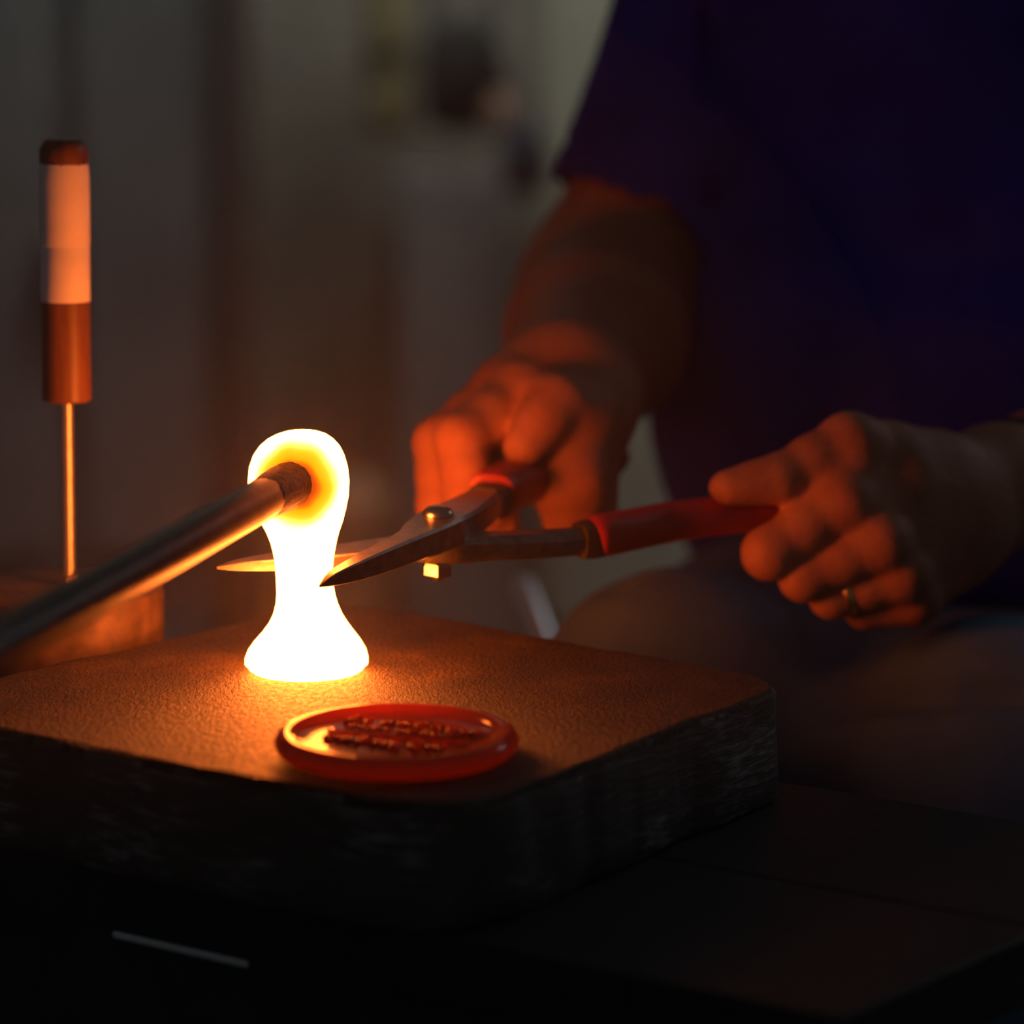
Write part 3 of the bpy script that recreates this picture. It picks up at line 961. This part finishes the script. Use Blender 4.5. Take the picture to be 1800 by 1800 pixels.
def hand_b(p):
    palm = cone(p, wB, QB(975, 725, 0.140), .0310, .0220)
    for key_, k in (('index', .020), ('middle', .020), ('ring', .018), ('pinky', .018)):
        mcp = hB[key_][0][0]
        palm = smin(palm, cone(p, wB + (mcp - wB) * 0.15, mcp, .0250, hB[key_][1][0]), k)
    # thenar and heel of the hand on the near side of the grip
    palm = smin(palm, cone(p, QB(1005, 735, 0.132), QB(1000, 840, 0.116), .0180, .0165), .016)
    palm = smin(palm, cone(p, QB(1000, 840, 0.116), QB(1010, 905, 0.126), .0165, .0160), .012)
    palm = smin(palm, cone(p, QB(1025, 715, 0.155), QB(1032, 900, 0.150), .0180, .0150), .016)
    th = chain(p, thB[0], thB[1], .006)
    th = smin(th, ell(p, QB(920, 785, 0.092), (.0088, .0082, .0086)), .004)
    body = smin(palm, th, .010)
    fing = None
    for key_ in hB:
        pts, rd = hB[key_]
        f = chain(p, pts, rd, .004)
        fing = f if fing is None else smin(fing, f, .0015)
    return smin(body, fing, .006)

elB = PY(1078, 525, 0.50); shB = PY(1400, -230, 0.55)
elA = PY(2180, 770, 0.48); shA = PY(2420, -260, 0.58)
def arms(p):
    fB = cone(p, wB, wB + (elB - wB) * 0.55, .0300, .0450)
    fB = smin(fB, cone(p, wB + (elB - wB) * 0.55, elB, .0450, .0490), .02)
    hm = elB + (shB - elB) * 0.2
    uB = smin(cone(p, elB, hm, .0500, .0470), cone(p, hm, shB, .0460, .0400), .01)
    dB = smin(fB, uB, .03)
    wA2 = wA + (elA - wA) * 0.16
    fA = cone(p, wA, wA2, .0275, .0295)
    fA = smin(fA, cone(p, wA2, elA, .0295, .0460), .02)
    uA = cone(p, elA, shA, .0450, .0540)
    dA = smin(fA, uA, .03)
    mid = (shA + shB) / 2
    yoke = cone(p, shB, shA, .055, .055)
    neck = cone(p, mid + np.array([0, .01, 0]), mid + np.array([0, 0, .10]), .07, .055)
    trunk = cone(p, mid, mid + np.array([0, -.01, -.38]), .09, .10)
    t = smin(smin(yoke, neck, .05), trunk, .08)
    return smin(smin(dB, t, .02), smin(dA, t, .02), .001)

bA = (QA(1520, 920, 0.06), 0.13); bB = (QB(930, 800, 0.15), 0.13)
def far(p, c, r, m_):
    return np.sqrt(((p - c) ** 2).sum(1)).min() > r + m_
def body_f(p):
    p = np.asarray(p, np.float32)
    d = arms(p)
    if len(p) > 3000 and True:
        pass
    for c, r, fn, k in ((bA[0], bA[1], hand_a, .014), (bB[0], bB[1], hand_b, .014)):
        dist = np.sqrt(((p - c.astype(np.float32)) ** 2).sum(1))
        mk = dist < r + 0.04
        if mk.any():
            d2 = np.full(len(p), 1.0, np.float32)
            d2[mk] = fn(p[mk])
            d2[~mk] = dist[~mk] - r + 0.02
            d = smin(d, d2, k)
    return d

person_me = sdf_mesh('person', body_f, (-0.10, -0.04, -0.05), (0.82, 0.74, 0.66), 0.0016)
person = link('person', person_me, 'skin')
tag(person, 'seated person in navy short-sleeved shirt and faded jeans holding the shears in both hands', 'person')

# ---- shirt
def torso(p):
    ctr = PY(1760, 300, 0.52)
    z_ = lambda v: PY(1760, v, 0.52)[2]
    chest = ell(p, (ctr[0], 0.53, z_(60)), (.215, .145, .190))
    belly = ell(p, (ctr[0] - 0.002, 0.50, z_(680)), (.200, .165, .165))
    d = smin(chest, belly, .05)
    low = cone(p, (ctr[0], 0.52, z_(800)), (ctr[0], 0.53, z_(1080)), .165, .160)
    d = smin(d, low, .05)
    return d
fold = [PY(1345, 370, 0.405), PY(1420, 420, 0.378), PY(1550, 445, 0.362), PY(1700, 452, 0.356), PY(1900, 458, 0.356)]
fold2 = [PY(1250, 20, 0.46), PY(1262, 160, 0.45), PY(1275, 270, 0.44), PY(1262, 350, 0.46)]
hemB = elB + (shB - elB) * 0.18
def shirt_f(p):
    p = np.asarray(p, np.float32)
    d = torso(p)
    top_shB = shB
    axis = hemB - top_shB; L_ = np.linalg.norm(axis); axis = axis / L_
    sl = cone(p, top_shB, hemB + axis * 0.04, .070, .0590)
    pl = (p - hemB.astype(np.float32)) @ axis.astype(np.float32)
    # hem tilts with the sleeve; cut it clean and hollow it
    sl = smax(sl, pl, .006)
    top_shA = shA
    slA = cone(p, top_shA, shA + (elA - shA) * 0.5, .072, .062)
    hol = np.maximum(cone(p, top_shB, hemB + axis * 0.06, .060, .0555), -(pl + 0.05))
    sl = smax(sl, -hol, .003)
    d = smin(smin(d, sl, .022), slA, .022)
    # pressed-in folds
    g = chain(p, fold, [.010, .015, .016, .014, .012], .004)
    d = smax(d, -(g + 0.0), .030)
    g = chain(p, fold2, [.003, .004, .004, .003], .004)
    d = smax(d, -g, .02)
    zc_ = PY(1760, 1075, 0.35)[2]
    d = smax(d, zc_ - p[:, 2], .006)
    return d
sh_me = sdf_mesh('shirt', shirt_f, (0.02, 0.27, -0.06), (0.74, 0.76, 0.70), 0.0045)
shirt = link('shirt', sh_me, 'shirt', person)
shirt['label'] = 'dark navy short-sleeved cotton shirt'

# ---- trousers
hipR = PY(1450, 1190, 0.56); kneeR = PY(1185, 1240, 0.22)
hipL = PY(1800, 1300, 0.56); kneeL = PY(1760, 1405, 0.16)
def jeans_f(p):
    p = np.asarray(p, np.float32)
    a = cone(p, hipR, kneeR, .086, .062)
    b_ = cone(p, hipL, kneeL, .092, .082)
    fR = np.array([kneeR[0] - 0.02, kneeR[1] + 0.05, FLOOR_Z + 0.06]); fL = np.array([kneeL[0] + 0.02, kneeL[1] + 0.04, FLOOR_Z + 0.06])
    a = smin(a, cone(p, kneeR, fR, .060, .048), .03)
    b_ = smin(b_, cone(p, kneeL, fL, .078, .050), .03)
    hip = cone(p, hipR + np.array([.03, .02, .0]), hipL + np.array([.03, .02, 0]), .105, .105)
    waist = cone(p, (PY(1640, 1050, 0.53)), (PY(1640, 1150, 0.53)), .12, .13)
    lap = cone(p, PY(1420, 1180, 0.40), PY(1470, 1240, 0.30), .065, .050)
    d = smin(smin(smin(a, b_, .05), lap, .06), smin(hip, waist, .04), .05)
    # creases across the lap and thighs
    for pts, r in (([PY(1470, 1130, 0.44), PY(1445, 1200, 0.40), PY(1455, 1290, 0.36), PY(1490, 1340, 0.33)], .006),
                   ([PY(1200, 985, 0.30), PY(1290, 1040, 0.33), PY(1370, 1110, 0.36)], .005),
                   ([PY(1090, 1040, 0.22), PY(1180, 1100, 0.24), PY(1260, 1190, 0.25)], .005),
                   ([PY(1500, 1240, 0.16), PY(1640, 1225, 0.12), PY(1790, 1230, 0.11)], .005),
                   ([PY(1560, 1330, 0.09), PY(1680, 1300, 0.07), PY(1800, 1310, 0.07)], .005)):
        g = chain(p, pts, [r * 0.6] + [r] * (len(pts) - 2) + [r * 0.6], .004)
        d = smax(d, -g, .022)
    return d
j_me = sdf_mesh('trousers', jeans_f, (0.02, -0.02, FLOOR_Z + 0.005), (0.66, 0.74, 0.16), 0.005)
jeans = link('trousers', j_me, 'jeans', person)
jeans['label'] = 'faded grey-purple denim jeans'

# stool that carries the person
seat_z = min(hipR[2], hipL[2]) - 0.10
stool = empty('wooden_stool', (hipL[0] - 0.05, 0.58, FLOOR_Z))
seat = link('seat', lathe('seat', [(0.16, seat_z - 0.035), (0.17, seat_z - 0.03), (0.17, seat_z - 0.005), (0.16, seat_z)], 40, (hipL[0] - 0.05, 0.58, 0)), 'bench_leg')
legs = []
for sx in (-1, 1):
    for sy_ in (-1, 1):
        bx_, by_ = hipL[0] - 0.05 + sx * 0.11, 0.58 + sy_ * 0.11
        legs.append(link('leg', lathe('leg', [(0.016, FLOOR_Z + 0.0005), (0.019, FLOOR_Z + 0.25), (0.018, seat_z - 0.03)], 16, (bx_, by_, 0)), 'bench_leg'))
keep(stool, [seat] + legs)
tag(stool, 'round dark wooden stool under the seated person', 'stool')

# shoes
for k, (kn, dx) in enumerate(((kneeR, -0.02), (kneeL, 0.02))):
    c = np.array([kn[0] + dx, kn[1] + (0.05 if k == 0 else 0.04) - 0.06, FLOOR_Z])
    def shoe_f(p, c=c):
        p = np.asarray(p, np.float32)
        d = ell(p, c + np.array([0, -0.02, 0.035]), (.048, .135, .045))
        d = smin(d, cone(p, c + np.array([0, .06, .04]), c + np.array([0, .06, .10]), .046, .05), .03)
        return smax(d, (c[2] + 0.001) - p[:, 2], .004)
    s_me = sdf_mesh('shoe', shoe_f, c + np.array([-.08, -.2, -.01]), c + np.array([.08, .16, .18]), 0.006)
    link('shoe', s_me, 'strap', person)

# ring on the ring finger
rp0, rp1 = hA['ring'][0][0], hA['ring'][0][1]
rc = rp0 + (rp1 - rp0) * 0.80
rr0 = .0098
ringo = link('ring', lathe('ring', [(rr0 - .0008, -.0021), (rr0 + .0004, -.0021), (rr0 + .0012, -.0012), (rr0 + .0014, 0), (rr0 + .0012, .0012), (rr0 + .0004, .0021), (rr0 - .0008, .0021)], 48, rc, rp1 - rp0), 'gold', person)
ringo['label'] = 'plain gold finger ring'
# wrist strap at the frame edge
wd = elA - wA; wd /= np.linalg.norm(wd)
sc_ = wA + wd * 0.016
strap = link('wrist_strap', lathe('wrist_strap', [(.0262, -.010), (.0305, -.0095), (.0312, 0), (.0308, .0095), (.0265, .010)], 48, sc_, wd), 'strap', person)
strap['label'] = 'black wrist strap'
# thumb nails
def nail(c, d, nrm_, L_, W_):
    d = np.array(d, float); d /= np.linalg.norm(d)
    n_ = np.array(nrm_, float); n_ -= d * (n_ @ d); n_ /= np.linalg.norm(n_)
    s_ = np.cross(d, n_)
    vs, fs = [], []
    A, B_ = 9, 9
    for i in range(A):
        for j in range(B_):
            a = -1 + 2 * i / (A - 1); b_ = -1 + 2 * j / (B_ - 1)
            w_ = W_ * math.sqrt(max(0.05, 1 - 0.6 * max(0, a) ** 4))
            vs.append(c + d * a * L_ + s_ * b_ * w_ + n_ * (-0.0022 * b_ * b_ - 0.0006 * a * a + 0.0004))
    for i in range(A - 1):
        for j in range(B_ - 1):
            fs.append((i * B_ + j, i * B_ + j + 1, (i + 1) * B_ + j + 1, (i + 1) * B_ + j))
    o = link('thumb_nail', mesh('thumb_nail', vs, fs, True), 'nail', person)
    sd = o.modifiers.new('solid', 'SOLIDIFY'); sd.thickness = 0.0006
    return o
tB = thB[0]
nail(tB[3] + np.array([0.0068, -0.0040, 0.0050]), tB[3] - tB[2], (0.75, -0.45, 0.5), .0058, .0046)

# pale bar behind the slab
b0 = PY(914, 1018, 0.72); b1 = PY(950, 1110, 0.72)
dirb = (b1 - b0) / (b1[2] - b0[2])
bot = b0 + dirb * (FLOOR_Z - b0[2])
barr = empty('steel_bar', bot.tolist())
bl = link('bar_shaft', lathe('bar_shaft', [(0.0065, 0.0), (0.0075, 0.002), (0.0075, np.linalg.norm(b0 - bot) - 0.002), (0.005, np.linalg.norm(b0 - bot))], 20, bot, b0 - bot), 'bar')
bf_ = link('foot_plate', lathe('foot_plate', [(0.05, 0.0005), (0.055, 0.003), (0.055, 0.010), (0.05, 0.013)], 32, bot), 'bar')
keep(barr, [bl, bf_])
tag(barr, 'thin pale steel bar standing upright behind the slab near the knee', 'bar')

# added scatter volume standing in for lens glare around the glass
hp = [(0.25 * math.sin(math.pi * k / 20) + 0.001, -0.24 * math.cos(math.pi * k / 20)) for k in range(21)]
hz = link('glare_haze', lathe('glare_haze', hp, 32, (0.0, -0.02, 0.06)), None)
m = bpy.data.materials.new('glare'); m.use_nodes = True
nt = m.node_tree
nt.nodes.remove(nt.nodes['Principled BSDF'])
vs_ = nt.nodes.new('ShaderNodeVolumeScatter')
vs_.inputs['Density'].default_value = 0.115
vs_.inputs['Anisotropy'].default_value = 0.0
nt.links.new(vs_.outputs[0], nt.nodes['Material Output'].inputs['Volume'])
hz.data.materials.append(m)
tag(hz, 'added thin haze standing in for orange lens glare around the molten glass', 'glare', kind='stuff')
